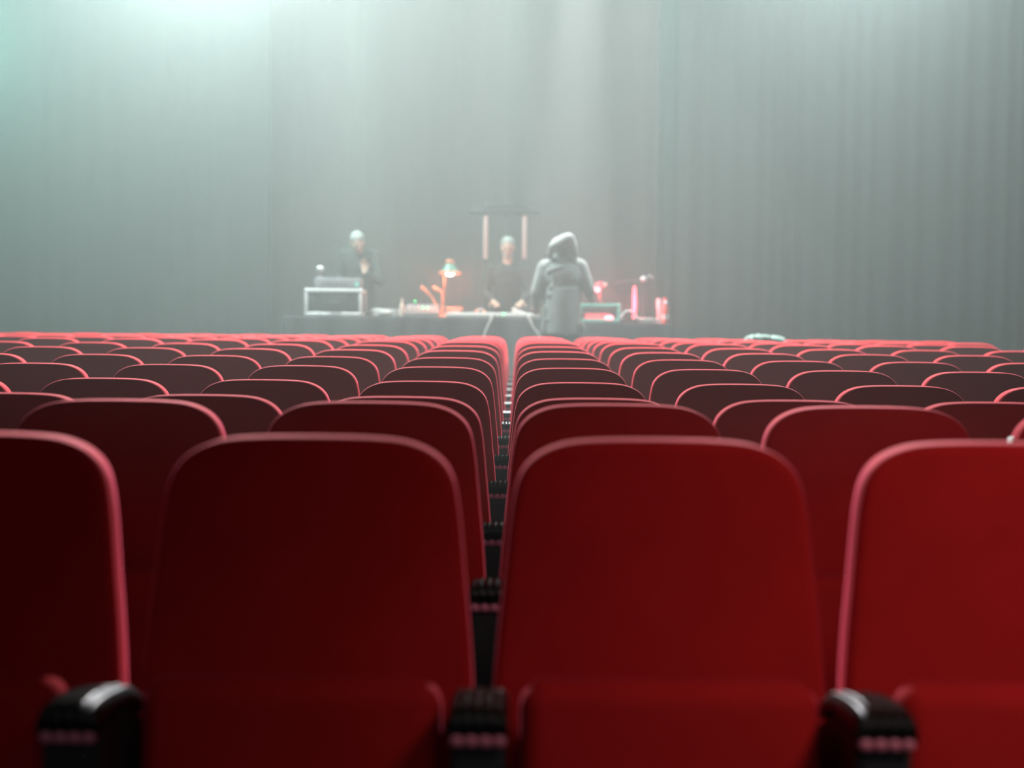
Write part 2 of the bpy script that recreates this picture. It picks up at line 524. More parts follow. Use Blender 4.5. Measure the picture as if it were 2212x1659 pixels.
# ------------------------------------------------------------------ people
def hand(bm, w, d, palm, s=1.0, side=1, curl=0.5):
    """w wrist, d pointing direction, palm normal; five separate fingers and a thumb from the side of the palm"""
    w = Vector(w); d = Vector(d).normalized(); pn = Vector(palm); pn = (pn - d * pn.dot(d)).normalized()
    sd = d.cross(pn).normalized() * side
    c = w + d * 0.05 * s
    for q in (-0.026, -0.009, 0.009, 0.026):
        cap(bm, w + d * 0.012 * s + sd * q * 0.8 * s, 0.014 * s, w + d * 0.088 * s + sd * q * s, 0.0115 * s, 10)
    for q, L in ((-0.031, 0.062), (-0.0105, 0.076), (0.0105, 0.080), (0.031, 0.068)):
        p = w + d * 0.092 * s + sd * q * 1.12 * s
        dd = d.copy()
        for j, fr in enumerate((0.45, 0.32, 0.23)):
            dd = (dd + pn * curl * (0.5 if j == 0 else 0.8)).normalized()
            e = p + dd * L * fr * s
            cap(bm, p, (0.0098 - j * 0.0008) * s, e, (0.0092 - j * 0.0008) * s, 8)
            p = e
    p = w + d * 0.030 * s + sd * 0.026 * s
    for L, v in ((0.040, (sd * 0.8 + d * 0.7 + pn * 0.3)), (0.032, (sd * 0.35 + d * 0.9 + pn * 0.5)), (0.024, (d + pn * 0.6))):
        e = p + v.normalized() * L * s
        cap(bm, p, 0.0115 * s, e, 0.0100 * s, 8); p = e

def head(bm, c, fwd=-1, tilt=0.0):
    """skull, jaw, nose, ears, brow; faces fwd along y"""
    c = Vector(c)
    t = new()
    ball(t, (0, 0.012 * -fwd, 0.03), (0.076, 0.095, 0.095), 3)
    ball(t, (0, 0.022 * fwd, -0.035), (0.060, 0.070, 0.075), 3)
    ball(t, (0, 0.055 * fwd, -0.082), (0.026, 0.028, 0.022), 2)            # chin
    cap(t, (0, 0.086 * fwd, 0.012), 0.011, (0, 0.106 * fwd, -0.022), 0.0145)  # nose
    cap(t, (-0.04, 0.080 * fwd, 0.026), 0.012, (0.04, 0.080 * fwd, 0.026), 0.012)  # brow
    cap(t, (-0.020, 0.083 * fwd, -0.052), 0.007, (0.020, 0.083 * fwd, -0.052), 0.007)  # upper lip
    cap(t, (-0.016, 0.081 * fwd, -0.062), 0.007, (0.016, 0.081 * fwd, -0.062), 0.007)  # lower lip
    for s in (-1, 1):
        ball(t, (s * 0.079, 0.0, -0.006), (0.012, 0.020, 0.032), 2)
        ball(t, (s * 0.045, 0.058 * fwd, -0.016), (0.022, 0.022, 0.020), 2)
    bmesh.ops.rotate(t, cent=(0, 0, 0), matrix=Euler((0, tilt, 0)).to_matrix() if not isinstance(tilt, tuple) else Euler(tilt).to_matrix(), verts=t.verts)
    bmesh.ops.translate(t, vec=c, verts=t.verts)
    merge(bm, t)

def legs(bm, fw, r=(0.085, 0.058, 0.043), hip=0.9):
    for s in (-1, 1):
        cap(bm, (s * 0.095, 0, hip), r[0], (s * 0.11, 0.015 * fw, 0.49), r[1])
        cap(bm, (s * 0.11, 0.015 * fw, 0.49), r[1], (s * 0.12, -0.01 * fw, 0.10), r[2])
        cap(bm, (s * 0.12, -0.02 * fw, 0.045), 0.043, (s * 0.135, 0.15 * fw, 0.036), 0.034)

# --- hooded person, seen from behind
pb = P(1214, 690, 15.35)
man = thing('person', 'person in a grey hooded jacket standing with their back turned, before the table', 'person', (pb.x, 15.35, PLAT))
RA = [(0.185, 0.0, 1.43), (0.285, -0.01, 1.17), (0.31, 0.22, 1.11)]
LA = [(-0.185, 0.0, 1.42), (-0.275, -0.02, 1.15), (-0.27, 0.20, 1.02)]
bm = new()
legs(bm, 1)
ball(bm, (0, 0, 0.95), (0.165, 0.115, 0.13)); cap(bm, (0, 0, 0.98), 0.115, (0, 0.01, 1.30), 0.125)
ball(bm, (0, 0.01, 1.32), (0.175, 0.11, 0.16)); cap(bm, (-0.13, 0, 1.42), 0.06, (0.13, 0, 1.42), 0.06)
cap(bm, (0, 0.01, 1.42), 0.06, (0.01, 0.04, 1.56), 0.054)
head(bm, (0.02, 0.06, 1.645), 1, (math.radians(12), 0, 0))
for A, s in ((RA, 1), (LA, -1)):
    cap(bm, A[0], 0.056, A[1], 0.044); cap(bm, A[1], 0.044, A[2], 0.031)
    dd = (Vector(A[2]) - Vector(A[1])).normalized()
    hand(bm, A[2], dd, (0, 0, -1), 1.0, -s, 0.35)
fuse('body', bm, M['skin'], man, 0.0085, 3)
bm = new()
legs(bm, 1, (0.108, 0.085, 0.075), 0.88)
for v in bm.verts[:]:
    pass
ball(bm, (0, 0, 0.93), (0.185, 0.135, 0.12))
o = fuse('trousers', bm, M['trousers'], man, 0.012, 6)
bm = new()
for s in (-1, 1):
    cap(bm, (s * 0.12, -0.025, 0.052), 0.052, (s * 0.137, 0.16, 0.044), 0.044)
fuse('shoes', bm, M['shoe'], man, 0.010, 3)
bm = new()
# jacket: body, sleeves
ball(bm, (0.0, -0.005, 1.33), (0.225, 0.155, 0.185), 3)
cap(bm, (-0.155, -0.01, 1.425), 0.078, (0.165, -0.01, 1.44), 0.080)
ball(bm, (0.0, 0.0, 1.10), (0.205, 0.15, 0.26), 3)
ball(bm, (0.0, 0.0, 0.90), (0.215, 0.155, 0.20), 3)
lathe(bm, [(0.19, 0.70), (0.205, 0.72), (0.20, 0.9), (0.19, 1.1), (0.18, 1.2)], (0, 0, 0), 32)
for A in (RA, LA):
    e = Vector(A[1]); h = Vector(A[1]).lerp(Vector(A[2]), 0.88)
    cap(bm, A[0], 0.082, e, 0.066); cap(bm, e, 0.066, h, 0.050)
    cap(bm, h, 0.050, Vector(A[1]).lerp(Vector(A[2]), 0.93), 0.052)
for i in range(7):                         # sleeve and waist folds
    z = 0.86 + i * 0.085
    cap(bm, (-0.15 + 0.02 * (i % 3), -0.125, z), 0.026, (-0.02 + 0.03 * (i % 2), -0.142, z + 0.05), 0.018)
cap(bm, (-0.10, -0.135, 1.34), 0.022, (-0.07, -0.138, 0.95), 0.03)
cap(bm, (0.085, -0.145, 1.38), 0.020, (0.125, -0.14, 1.29), 0.024)
cap(bm, (0.19, -0.10, 0.80), 0.055, (0.20, -0.07, 0.74), 0.05)
cap(bm, (-0.18, -0.09, 0.98), 0.03, (-0.19, -0.09, 0.74), 0.035)
jk = fuse('jacket', bm, M['jacket'], man, 0.011, 4)
bm = new()
# hood up: crown arches out over a hollow nape, drooping to the left
ball(bm, (0.035, 0.05, 1.655), (0.118, 0.130, 0.115), 3)
cap(bm, (0.055, -0.115, 1.715), 0.064, (-0.115, -0.125, 1.625), 0.048)
cap(bm, (0.055, -0.03, 1.71), 0.075, (-0.06, -0.03, 1.66), 0.075)
cap(bm, (0.065, -0.115, 1.71), 0.060, (0.128, -0.085, 1.56), 0.034)
cap(bm, (-0.115, -0.12, 1.615), 0.048, (-0.140, -0.08, 1.545), 0.032)
ball(bm, (0.0, 0.05, 1.55), (0.115, 0.085, 0.10), 3)
cap(bm, (-0.095, -0.03, 1.475), 0.060, (-0.03, 0.03, 1.47), 0.055)
cap(bm, (0.095, -0.04, 1.495), 0.068, (0.03, 0.03, 1.47), 0.055)
hd = fuse('hood', bm, M['jacket'], man, 0.010, 4)

# --- person behind the table in the middle, facing the camera
def sitter(name_label, px, py_head, Y, lean, arm_pts, hairm, beard, face_tilt, shoulders=0.2, drop=0.245):
    hc = P(px, py_head, Y)
    root = thing('person', name_label, 'person', (hc.x - lean, Y, PLAT))
    hz = hc.z - PLAT
    sh = hz - drop
    bm = new()
    legs(bm, -1, hip=min(0.9, sh - 0.5))
    ball(bm, (0, 0, 0.95), (0.165, 0.115, 0.13))
    cap(bm, (0, 0, 0.95), 0.12, (lean * 0.6, -0.02, sh - 0.16), 0.13)
    ball(bm, (lean * 0.7, -0.02, sh - 0.10), (0.18, 0.115, 0.15))
    cap(bm, (lean * 0.8 - shoulders * .7, -0.02, sh), 0.06, (lean * 0.8 + shoulders * .7, -0.02, sh), 0.06)
    cap(bm, (lean * 0.85, -0.02, sh), 0.06, (lean, -0.04, hz - 0.08), 0.056)
    hy = -0.06 if drop > 0.2 else -0.17
    cap(bm, (lean * .9, -0.04, sh + 0.01), 0.06, (lean, hy + 0.03, hz - 0.06), 0.056)
    head(bm, (lean, hy, hz), -1, face_tilt)
    sleeves = []
    for sgn, (el, wr, hd_) in zip((-1, 1), arm_pts):
        s0 = Vector((lean * 0.8 + sgn * shoulders, -0.02, sh - 0.01))
        e = Vector((el[0], el[1], sh + el[2])); wv = Vector((wr[0], wr[1], sh + wr[2]))
        cap(bm, s0, 0.056, e, 0.044); cap(bm, e, 0.044, wv, 0.031)
        hand(bm, wv, Vector(hd_), (0, 0, -1) if hd_[2] < 0.5 else (0, -1, 0), 1.0, sgn, 0.5)
        sleeves.append((s0, e, wv))
    fuse('body', bm, M['skin'], root, 0.0085, 3)
    bm = new()
    ball(bm, (lean * 0.7, -0.02, sh - 0.10), (0.205, 0.14, 0.175))
    cap(bm, (0, 0, 0.86), 0.16, (lean * 0.6, -0.02, sh - 0.16), 0.165)
    cap(bm, (lean * 0.8 - shoulders * .7, -0.02, sh - 0.005), 0.073, (lean * 0.8 + shoulders * .7, -0.02, sh - 0.005), 0.073)
    cap(bm, (lean * 0.82, -0.02, sh + 0.02), 0.072, (lean * 0.86, -0.025, sh + 0.055), 0.066)
    if drop < 0.2:
        cap(bm, (lean - 0.20, 0.05, sh - 0.03), 0.085, (lean - 0.115, 0.03, sh + 0.075), 0.07)
    for s0, e, wv in sleeves:
        cap(bm, s0, 0.074, e, 0.060); cap(bm, e, 0.060, e.lerp(wv, 0.85), 0.046)
    fuse('shirt', bm, M['shirt'], root, 0.011, 4)
    bm = new(); legs(bm, -1, (0.106, 0.082, 0.072), 0.87); ball(bm, (0, 0, 0.92), (0.18, 0.13, 0.11))
    fuse('trousers', bm, M['trousers'], root, 0.013, 5)
    rm = Euler(face_tilt).to_matrix() if isinstance(face_tilt, tuple) else Matrix.Identity(3)
    c0 = Vector((lean, hy, hz))
    bm = new()
    t = new()
    ball(t, (0, 0.022, 0.052), (0.084, 0.096, 0.085), 3); ball(t, (0, 0.05, 0.0), (0.078, 0.068, 0.085), 3)
    if beard:
        ball(t, (0, -0.052, -0.088), (0.045, 0.040, 0.040), 2)
        for s in (-1, 1): cap(t, (s * 0.055, -0.03, -0.03), 0.016, (s * 0.030, -0.06, -0.085), 0.020)
    bmesh.ops.transform(t, matrix=Matrix.Translation(c0) @ rm.to_4x4(), verts=t.verts)
    merge(bm, t)
    h = fuse('hair', bm, hairm, root, 0.008, 2)
    for s in (-1, 1):
        bm = new(); ball(bm, c0 + rm @ Vector((s * 0.031, -0.083, 0.006)), (0.013, 0.009, 0.008), 2)
        obj('eye', bm, M['eye'], root)
    return root

sitter('person in black behind the table, between the two pale pink uprights', 1097, 536, 17.25, 0.0,
       (((-0.27, -0.05, -0.30), (-0.16, -0.28, -0.40), (0.3, -1, -0.2)), ((0.27, -0.05, -0.30), (0.17, -0.28, -0.40), (-0.3, -1, -0.2))),
       M['hair'], True, (math.radians(16), 0, 0))
sitter('person in black bending over the table behind the pale edged case, leftmost', 776, 526, 17.25, -0.04,
       (((-0.27, -0.05, -0.28), (-0.24, -0.30, -0.44), (0.2, -1, -0.3)), ((0.23, -0.20, -0.32), (0.055, -0.27, -0.22), (-0.10, 0.05, 1))),
       M['hair'], False, (math.radians(34), math.radians(-8), math.radians(12)), 0.19, 0.135)

# ------------------------------------------------------------------ tables
def table(px0, px1, pyt, Y, depth, label, pxm=None):
    a = P(px0, pyt, Y); b = P(px1, pyt, Y)
    z = (a.z + b.z) / 2; x0, x1 = a.x, b.x
    t = thing('table', label, 'table', ((x0 + x1) / 2, Y + depth / 2, PLAT))
    L = x1 - x0; h = z - PLAT
    bm = new(); box(bm, (0, 0, h - 0.016), (L - 0.02, depth - 0.02, 0.03), 0.004, 1)
    obj('tabletop', bm, M['black'], t)
    for sx in (-1, 1):
        for sy in (-1, 1):
            bm = new(); lathe(bm, [(0.018, 0.0), (0.018, h - 0.03)], (sx * (L / 2 - 0.12), sy * (depth / 2 - 0.1), 0), 12)
            obj('leg', bm, M['black'], t)
    # cloth: flat top and a softly folded skirt
    bm = new()
    pts = []
    rnd = random.Random(int(px0))
    per = 2 * (L + depth); n = int(per / 0.03)
    def edge(s):
        if s < L: return Vector((-L / 2 + s, -depth / 2, 0)), Vector((0, -1, 0))
        s -= L
        if s < depth: return Vector((L / 2, -depth / 2 + s, 0)), Vector((1, 0, 0))
        s -= depth
        if s < L: return Vector((L / 2 - s, depth / 2, 0)), Vector((0, 1, 0))
        s -= L
        return Vector((-L / 2, depth / 2 - s, 0)), Vector((-1, 0, 0))
    rings = []
    for k, (zz, am) in enumerate(((h, 0.0), (h - 0.008, 0.003), (h - 0.03, 0.008), (h * 0.6, 0.022), (0.03, 0.035))):
        rg = []
        for i in range(n):
            p, nr = edge(per * i / n)
            f = math.sin(i * 0.55 + math.sin(i * 0.13) * 2)
            q = p * (0.996 if k == 0 else 1.0) + nr * (0.006 * (k > 0) + am * (1 + f))
            rg.append(bm.verts.new((q.x, q.y, zz + (0.0015 if k == 0 else 0))))
        rings.append(rg)
    for u, v in zip(rings, rings[1:]):
        for i in range(n): bm.faces.new((u[i], u[(i + 1) % n], v[(i + 1) % n], v[i]))
    bm.faces.new(rings[0])
    c = obj('table_cloth', bm, M['cloth'], t)
    return z + 0.0015

ZL = table(612, 1190, 685, 16.0, 0.85, 'long table under a dark cloth with the desk lamp and console, left of hooded person')
ZR = table(1212, 1452, 698, 16.0, 0.80, 'shorter table under a dark cloth carrying the teal case and bottle, at right')

def at(px, Y, z):
    """point at height z, depth Y, under pixel column px"""
    p = P(px, 690, Y)
    return Vector((p.x, Y, z))

# --- pale edged equipment case
def frame_case(name, label, cat, px0, px1, py0, Y, zb, depth, trim, panel, openfront=False):
    a = at(px0, Y, zb); b = at(px1, Y, zb); W = b.x - a.x
    H = P((px0 + px1) / 2, py0, Y).z - zb
    t = thing(name, label, cat, ((a.x + b.x) / 2, Y + depth / 2, zb))
    bm = new(); r = 0.021
    if openfront:
        th = 0.012
        box(bm, (0, 0, H - r), (W - 0.01, depth - 0.01, th)); box(bm, (0, 0, r), (W - 0.01, depth - 0.01, th))
        for s in (-1, 1): box(bm, (s * (W / 2 - r), 0, H / 2), (th, depth - 0.01, H - 0.01))
    else:
        box(bm, (0, 0, H / 2), (W - 0.014, depth - 0.014, H - 0.014), 0.006, 2)
    obj('case_body', bm, panel, t)
    for y in (-depth / 2 + r, depth / 2 - r):
        bm = new()
        box(bm, (0, y, H - r), (W, 2 * r, 2 * r), 0.010, 3); box(bm, (0, y, r), (W, 2 * r, 2 * r), 0.010, 3)
        for s in (-1, 1): box(bm, (s * (W / 2 - r), y, H / 2), (2 * r, 2 * r, H), 0.010, 3)
        obj('edge_trim', bm, trim, t)['label'] = 'pale metal edge frame' if trim is M['alu'] else 'teal metal edge frame'
    for sx in (-1, 1):
        for sz in (0, 1):
            bm = new(); box(bm, (sx * (W / 2 - r), 0, r + sz * (H - 2 * r)), (2 * r - .004, depth - 4 * r, 2 * r - .004), 0.006, 2)
            obj('side_rail', bm, trim, t)
            bm = new(); ball(bm, (sx * (W / 2 - r - 0.002), -depth / 2 + r, r + sz * (H - 2 * r)), 0.027, 2); obj('corner_cap', bm, trim, t)
    if not openfront:
        for s in (-1, 1):
            bm = new(); box(bm, (s * W * 0.28, -depth / 2 + 0.002, H - 0.065), (0.05, 0.014, 0.035), 0.004); obj('latch', bm, M['black'], t)
        bm = new(); tube(bm, [(-0.06, -depth / 2 + 0.004, H * 0.5), (-0.05, -depth / 2 - 0.02, H * 0.5), (0.05, -depth / 2 - 0.02, H * 0.5), (0.06, -depth / 2 + 0.004, H * 0.5)], 0.008)
        obj('handle', bm, M['black'], t)
    return t, W, H

fc, W1, H1 = frame_case('equipment_case', 'grey equipment case with pale metal edges on the left end of table', 'case', 657, 783, 624, 16.06, ZL, 0.42, M['alu'], M['casebody'])
zc = ZL + H1
# amplifier on the case
a = at(679, 16.12, 0); b = at(779, 16.12, 0)
hh = P(720, 600, 16.12).z - zc
t = thing('amplifier', 'grey amplifier box with knobs standing on top of the pale edged case', 'amplifier', ((a.x + b.x) / 2, 16.12 + 0.15, zc + 0.012))
bm = new(); box(bm, (0, 0, (hh - .012) / 2), (b.x - a.x, 0.30, hh - .012), 0.010, 2); obj('housing', bm, M['greybox'], t)
for s in (-1, 1):
    for sy in (-1, 1):
        bm = new(); lathe(bm, [(0.014, -0.012), (0.016, 0.0)], (s * 0.2, sy * 0.11, 0), 12); obj('foot', bm, M['black'], t)
for i in range(6):
    bm = new(); lathe(bm, [(0.0, 0.014), (0.010, 0.014), (0.012, 0.0)], (-0.16 + i * 0.05, -0.150, hh * 0.42), 14, (PI / 2, 0, 0)); obj('knob', bm, M['black'], t)
bm = new(); lathe(bm, [(0.0, 0.022), (0.022, 0.022), (0.027, 0.0)], (0.215, -0.150, hh * 0.30), 18, (PI / 2, 0, 0))
obj('dial', bm, M['teal'], t)['label'] = 'large teal dial'
# small ball microphone on the amplifier
p = at(691, 16.22, 0); top = zc + hh
t = thing('table_microphone', 'small round headed microphone standing on the grey amplifier', 'microphone', (p.x, p.y, top))
hz = P(692, 580, 16.22).z - top
bm = new(); lathe(bm, [(0.045, 0.0), (0.045, 0.008), (0.012, 0.014), (0.010, 0.05), (0.010, hz)], seg=18); obj('stand', bm, M['greybox'], t)
bm = new(); ball(bm, (0, 0, hz), (0.044, 0.036, 0.032)); obj('microphone_head', bm, M['alu'], t)

# coiled cable
def coil(name, label, px, Y, z, rx, turns, m, r=0.009, cat='cable', seed=1):
    c = at(px, Y, z); rnd = random.Random(seed)
    pts = []
    for i in range(turns * 8):
        a = i / 8 * 2 * PI
        rr = rx * rnd.uniform(0.72, 1.05)
        pts.append((c.x + rr * math.cos(a), c.y + rr * 0.55 * math.sin(a), z + r + 0.010 * (i / 8) + rnd.uniform(0, 0.014)))
    bm = new(); tube(bm, pts, r, 8, 4)
    return tag(obj(name, bm, m), label, cat)
coil('coiled_cable', 'pale grey coiled cable on table beside the pale edged case', 832, 16.30, ZL, 0.17, 6, M['cable'], 0.011, seed=2)
coil('coiled_cable', 'grey tangled cable around the foot of the boom stand, right table', 1396, 16.10, ZR, 0.13, 4, M['cable'], 0.008, seed=6)

# mixing console with lit buttons
a = at(873, 16.2, ZL); b = at(946, 16.2, ZL); W = b.x - a.x
t = thing('mixing_console', 'grey mixing console with small green lights, left of the desk lamp', 'mixer', ((a.x + b.x) / 2, 16.40, ZL))
bm = new()
pf = [(-0.20, 0.0), (-0.20, 0.05), (0.12, 0.13), (0.20, 0.15), (0.20, 0.0)]
va = [bm.verts.new((-W / 2, y, z)) for y, z in pf]; vb = [bm.verts.new((W / 2, y, z)) for y, z in pf]
for i in range(5): bm.faces.new((va[i], va[(i + 1) % 5], vb[(i + 1) % 5], vb[i]))
bm.faces.new(va); bm.faces.new(vb[::-1]); bmesh.ops.bevel(bm, geom=bm.edges[:], offset=0.006, segments=2, affect='EDGES')
obj('console_body', bm, M['greybox'], t)
for i in range(7):
    for j in range(3):
        y = -0.14 + j * 0.09
        bm = new(); lathe(bm, [(0.011, 0.0), (0.008, 0.022), (0.0, 0.022)], (-W / 2 + 0.04 + i * (W - .08) / 6, y, 0.05 + (y + 0.20) * 0.25), 10)
        obj('knob', bm, M['pale'] if j else M['black'], t)
def led(parent, px, py, Y, r=0.008):
    p = P(px, py, Y) - Vector(parent.location)
    bm = new(); ball(bm, p, r, 2); o = obj('status_light', bm, M['led'], parent); o['label'] = 'small lit green light'
led(t, 913.5, 664.5, 16.19); led(t, 923.5, 664.5, 16.19); led(t, 896.5, 650.5, 16.38, 0.006)

# pale slim bottle
def bottle(name, label, px, Y, z, h, r, m, capm, cat='bottle', bodylabel=None):
    c = at(px, Y, z)
    t = thing(name, label, cat, c)
    bm = new(); lathe(bm, [(0.0, 0.0), (r * .95, 0.0), (r, 0.006), (r, h * .55), (r * .9, h * .64), (r * .42, h * .80), (r * .38, h * .9), (0.0, h * .9)]); obj('bottle_body', bm, m, t)
    bm = new(); lathe(bm, [(r * .48, h * .88), (r * .48, h), (0.0, h)], seg=16); obj('cap', bm, capm, t)
    return t
bottle('slim_bottle', 'slim cream bottle between the coiled cable and the mixing console', 868, 16.25, ZL, 0.21, 0.026, M['paper'], M['pale'])

# desk lamp
lp = at(960, 16.3, ZL)
t = thing('desk_lamp', 'lit desk lamp with a green shade and orange rim on table', 'lamp', lp)
bz = P(972, 591, 16.3).z - ZL; bx = P(972, 591, 16.3).x - lp.x
bm = new(); lathe(bm, [(0.0, 0.0), (0.075, 0.0), (0.075, 0.012), (0.03, 0.024), (0.0, 0.026)]); obj('lamp_base', bm, M['peach'], t)
bm = new(); tube(bm, [(0, 0, 0.02), (-0.008, 0.03, 0.15), (-0.01, 0.05, 0.30), (0.0, 0.06, bz + 0.10), (bx * .6, 0.03, bz + 0.155), (bx, 0.0, bz + 0.125)], 0.009); obj('stem', bm, M['bronze'], t)
bm = new()
lathe(bm, [(0.036, 0.118), (0.050, 0.105), (0.075, 0.065), (0.098, 0.022), (0.094, 0.022), (0.070, 0.062), (0.046, 0.100), (0.034, 0.112)], (bx, 0, bz)); obj('lamp_shade', bm, M['lampgreen'], t)
bm = new()
rim = [(bx + 0.108 * math.cos(i / 20 * 2 * PI), 0.108 * math.sin(i / 20 * 2 * PI), bz + 0.012) for i in range(20)]
tube(bm, rim, 0.016, 10, 2, True); obj('shade_rim', bm, M['peach'], t)['label'] = 'orange shade rim'
bm = new(); lathe(bm, [(0.0, 0.108), (0.046, 0.108), (0.052, 0.120), (0.046, 0.148), (0.02, 0.158), (0.0, 0.16)], (bx, 0, bz)); obj('shade_cap', bm, M['peach'], t)['label'] = 'orange shade cap'
bm = new(); ball(bm, (bx, -0.01, bz + 0.008), (0.050, 0.045, 0.032)); obj('bulb', bm, M['bulb'], t)['label'] = 'glowing white bulb'
LAMP = Vector((lp.x + bx, 16.3 - 0.01, ZL + bz - 0.06))

# gooseneck microphones
t = thing('gooseneck_microphone', 'bent orange lit microphone on a gooseneck, left of the desk lamp', 'microphone', at(949, 16.45, ZL))
def rel(px, py, Y): return P(px, py, Y) - Vector(t.location)
bm = new(); lathe(bm, [(0.0, 0.0), (0.05, 0.0), (0.05, 0.018), (0.02, 0.03), (0.0, 0.03)]); obj('base', bm, M['peach'], t)
bm = new(); tube(bm, [(0, 0, 0.02), rel(944, 662, 16.45), rel(936, 648, 16.45), rel(929, 637, 16.45)], 0.013); obj('gooseneck', bm, M['peach'], t)
q0 = rel(929, 637, 16.45); q1 = rel(912, 622, 16.45)
bm = new(); cap(bm, q0, 0.018, q1, 0.024); obj('microphone_head', bm, M['peach'], t)
t = thing('clip_microphone', 'short stubby orange lit microphone close beside the desk lamp stem', 'microphone', at(955, 16.4, ZL))
bm = new(); lathe(bm, [(0.0, 0.0), (0.04, 0.0), (0.04, 0.015), (0.0, 0.02)]); obj('base', bm, M['peach'], t)
bm = new(); tube(bm, [(0, 0, 0.01), rel(956, 650, 16.4), rel(955, 632, 16.4), rel(946, 625, 16.4)], 0.012); obj('gooseneck', bm, M['peach'], t)
bm = new(); cap(bm, rel(946, 626, 16.4), 0.021, rel(938, 622, 16.4), 0.023); obj('microphone_head', bm, M['peach'], t)

# books under the lamp
zz = ZL
for i, (w_, d_, h_, lab) in enumerate(((0.27, 0.20, 0.050, 'thick rust coloured book at the bottom of the pile under the lamp'),
                                       (0.24, 0.18, 0.040, 'rust coloured book in the middle of the pile under the lamp'),
                                       (0.20, 0.16, 0.036, 'small rust coloured book on top of the pile under the lamp'))):
    c = at(974 + i * 2, 16.62, zz)
    t = thing('book', lab, 'book', c, rz=(0.12, -0.2, 0.3)[i], group='books under the desk lamp')
    bm = new(); box(bm, (0, 0, 0.003), (w_, d_, 0.006), 0.001, 1); box(bm, (0, 0, h_ - 0.003), (w_, d_, 0.006), 0.001, 1); box(bm, (0, d_ / 2 - 0.003, h_ / 2), (w_, 0.006, h_))
    obj('cover', bm, M['book'], t)
    bm = new(); box(bm, (0, -0.004, h_ / 2), (w_ - 0.016, d_ - 0.016, h_ - 0.013)); obj('pages', bm, M['paper'], t)
    zz += h_

# pale keyboard at the front edge
a = at(963, 16.03, ZL); b = at(1166, 16.03, ZL); W = b.x - a.x
t = thing('keyboard', 'long pale electronic keyboard along the front edge of the table', 'keyboard', ((a.x + b.x) / 2, 16.15, ZL))
bm = new(); box(bm, (0, 0, 0.024), (W, 0.24, 0.046), 0.008, 2); obj('keyboard_body', bm, M['pale'], t)
bm = new()
for i in range(36): box(bm, (-W / 2 + 0.03 + (W - .06) * (i + .5) / 36, -0.045, 0.051), ((W - .06) / 36 - .002, 0.13, 0.012), 0.002, 1)
obj('white_keys', bm, M['white'], t)
for i in range(35):
    if i % 7 in (0, 1, 3, 4, 5):
        bm = new(); box(bm, (-W / 2 + 0.03 + (W - .06) * (i + 1) / 36, -0.02, 0.061), (0.011, 0.08, 0.012), 0.002, 1); obj('black_key', bm, M['black'], t)
for i in range(5):
    bm = new(); lathe(bm, [(0.011, 0.046), (0.009, 0.064), (0.0, 0.064)], (-W * .3 + i * 0.06, 0.075, 0), 12); obj('knob', bm, M['black'], t)
led(t, 1088, 678, 16.02, 0.007)

# headphones
def headphones(label, px, Y, z, r, rz, m, padm, lying=False):
    t = thing('headphones', label, 'headphones', at(px, Y, z), rz)
    rx = PI / 2 * 0.80 if lying else 0.0
    def tr(v): return Euler((rx, 0, 0)).to_matrix() @ Vector(v)
    arc = [tr((r * math.cos(a), 0, 0.045 + r * 1.05 * math.sin(a))) for a in [PI * i / 8 for i in range(9)]]
    dz = min(v.z for v in arc)
    bm = new(); tube(bm, arc, 0.011); obj('headband', bm, m, t)
    for s in (-1, 1):
        bm = new(); ball(bm, tr((s * r, 0, 0.042)) + Vector((0, 0, 0.0)), (0.024, 0.040, 0.042)); obj('ear_cup', bm, padm, t)
    return t
headphones('small pale headphones with an orange lit cup, behind the keyboard', 1037, 16.36, ZL, 0.048, 0.3, M['pale'], M['peach'])
headphones('grey headphones lying before the red light tube on right table', 1358, 16.06, ZR, 0.085, 0.15, M['alu'], M['greybox'])

# crumpled tissue
bm = new(); rnd = random.Random(12)
c = at(1120, 16.42, ZL)
for i in range(14): ball(bm, (c.x + rnd.uniform(-.06, .06), c.y + rnd.uniform(-.04, .04), ZL + 0.035 + rnd.uniform(-.01, .06)), (rnd.uniform(.015, .035), rnd.uniform(.015, .03), rnd.uniform(.02, .036)), 1, (rnd.random() * 3, rnd.random() * 3, 0))
for v in bm.verts: v.co.z = max(v.co.z, ZL + 0.001)
tag(obj('crumpled_tissue', bm, M['pale'], None, False), 'crumpled pale pink tissue behind the keyboard, in front of person in black', 'tissue')

# teal case with red lit gear
tc_, W2, H2 = frame_case('rack_case', 'open rack case with a teal metal frame at right of the hooded person', 'case', 1250, 1341, 656, 16.08, ZR, 0.36, M['teal'], M['casebody'], True)
c = tc_.location
t = thing('effects_unit', 'red rounded effects unit sitting inside the teal framed case', 'device', (c.x - 0.01, c.y - 0.03, ZR + 0.028))
bm = new(); box(bm, (-0.02, 0, 0.045), (0.30, 0.24, 0.085), 0.02, 3); obj('housing', bm, M['red'], t)
bm = new(); box(bm, (-0.03, -0.1215, 0.045), (0.25, 0.006, 0.062), 0.002, 1); obj('glow_panel', bm, M['redglow'], t)['label'] = 'red panel with added glow'  # emissive panel added to brighten the red gear
bm = new(); ball(bm, (0.115, -0.13, 0.028), (0.050, 0.03, 0.027)); obj('front_light', bm, M['redbulb'], t)['label'] = 'glowing pink light'
for i in range(4):
    bm = new(); lathe(bm, [(0.0, 0.014), (0.010, 0.014), (0.012, 0.0)], (-0.14 + i * 0.045, -0.119, 0.058), 12, (PI / 2, 0, 0)); obj('knob', bm, M['pale'], t)

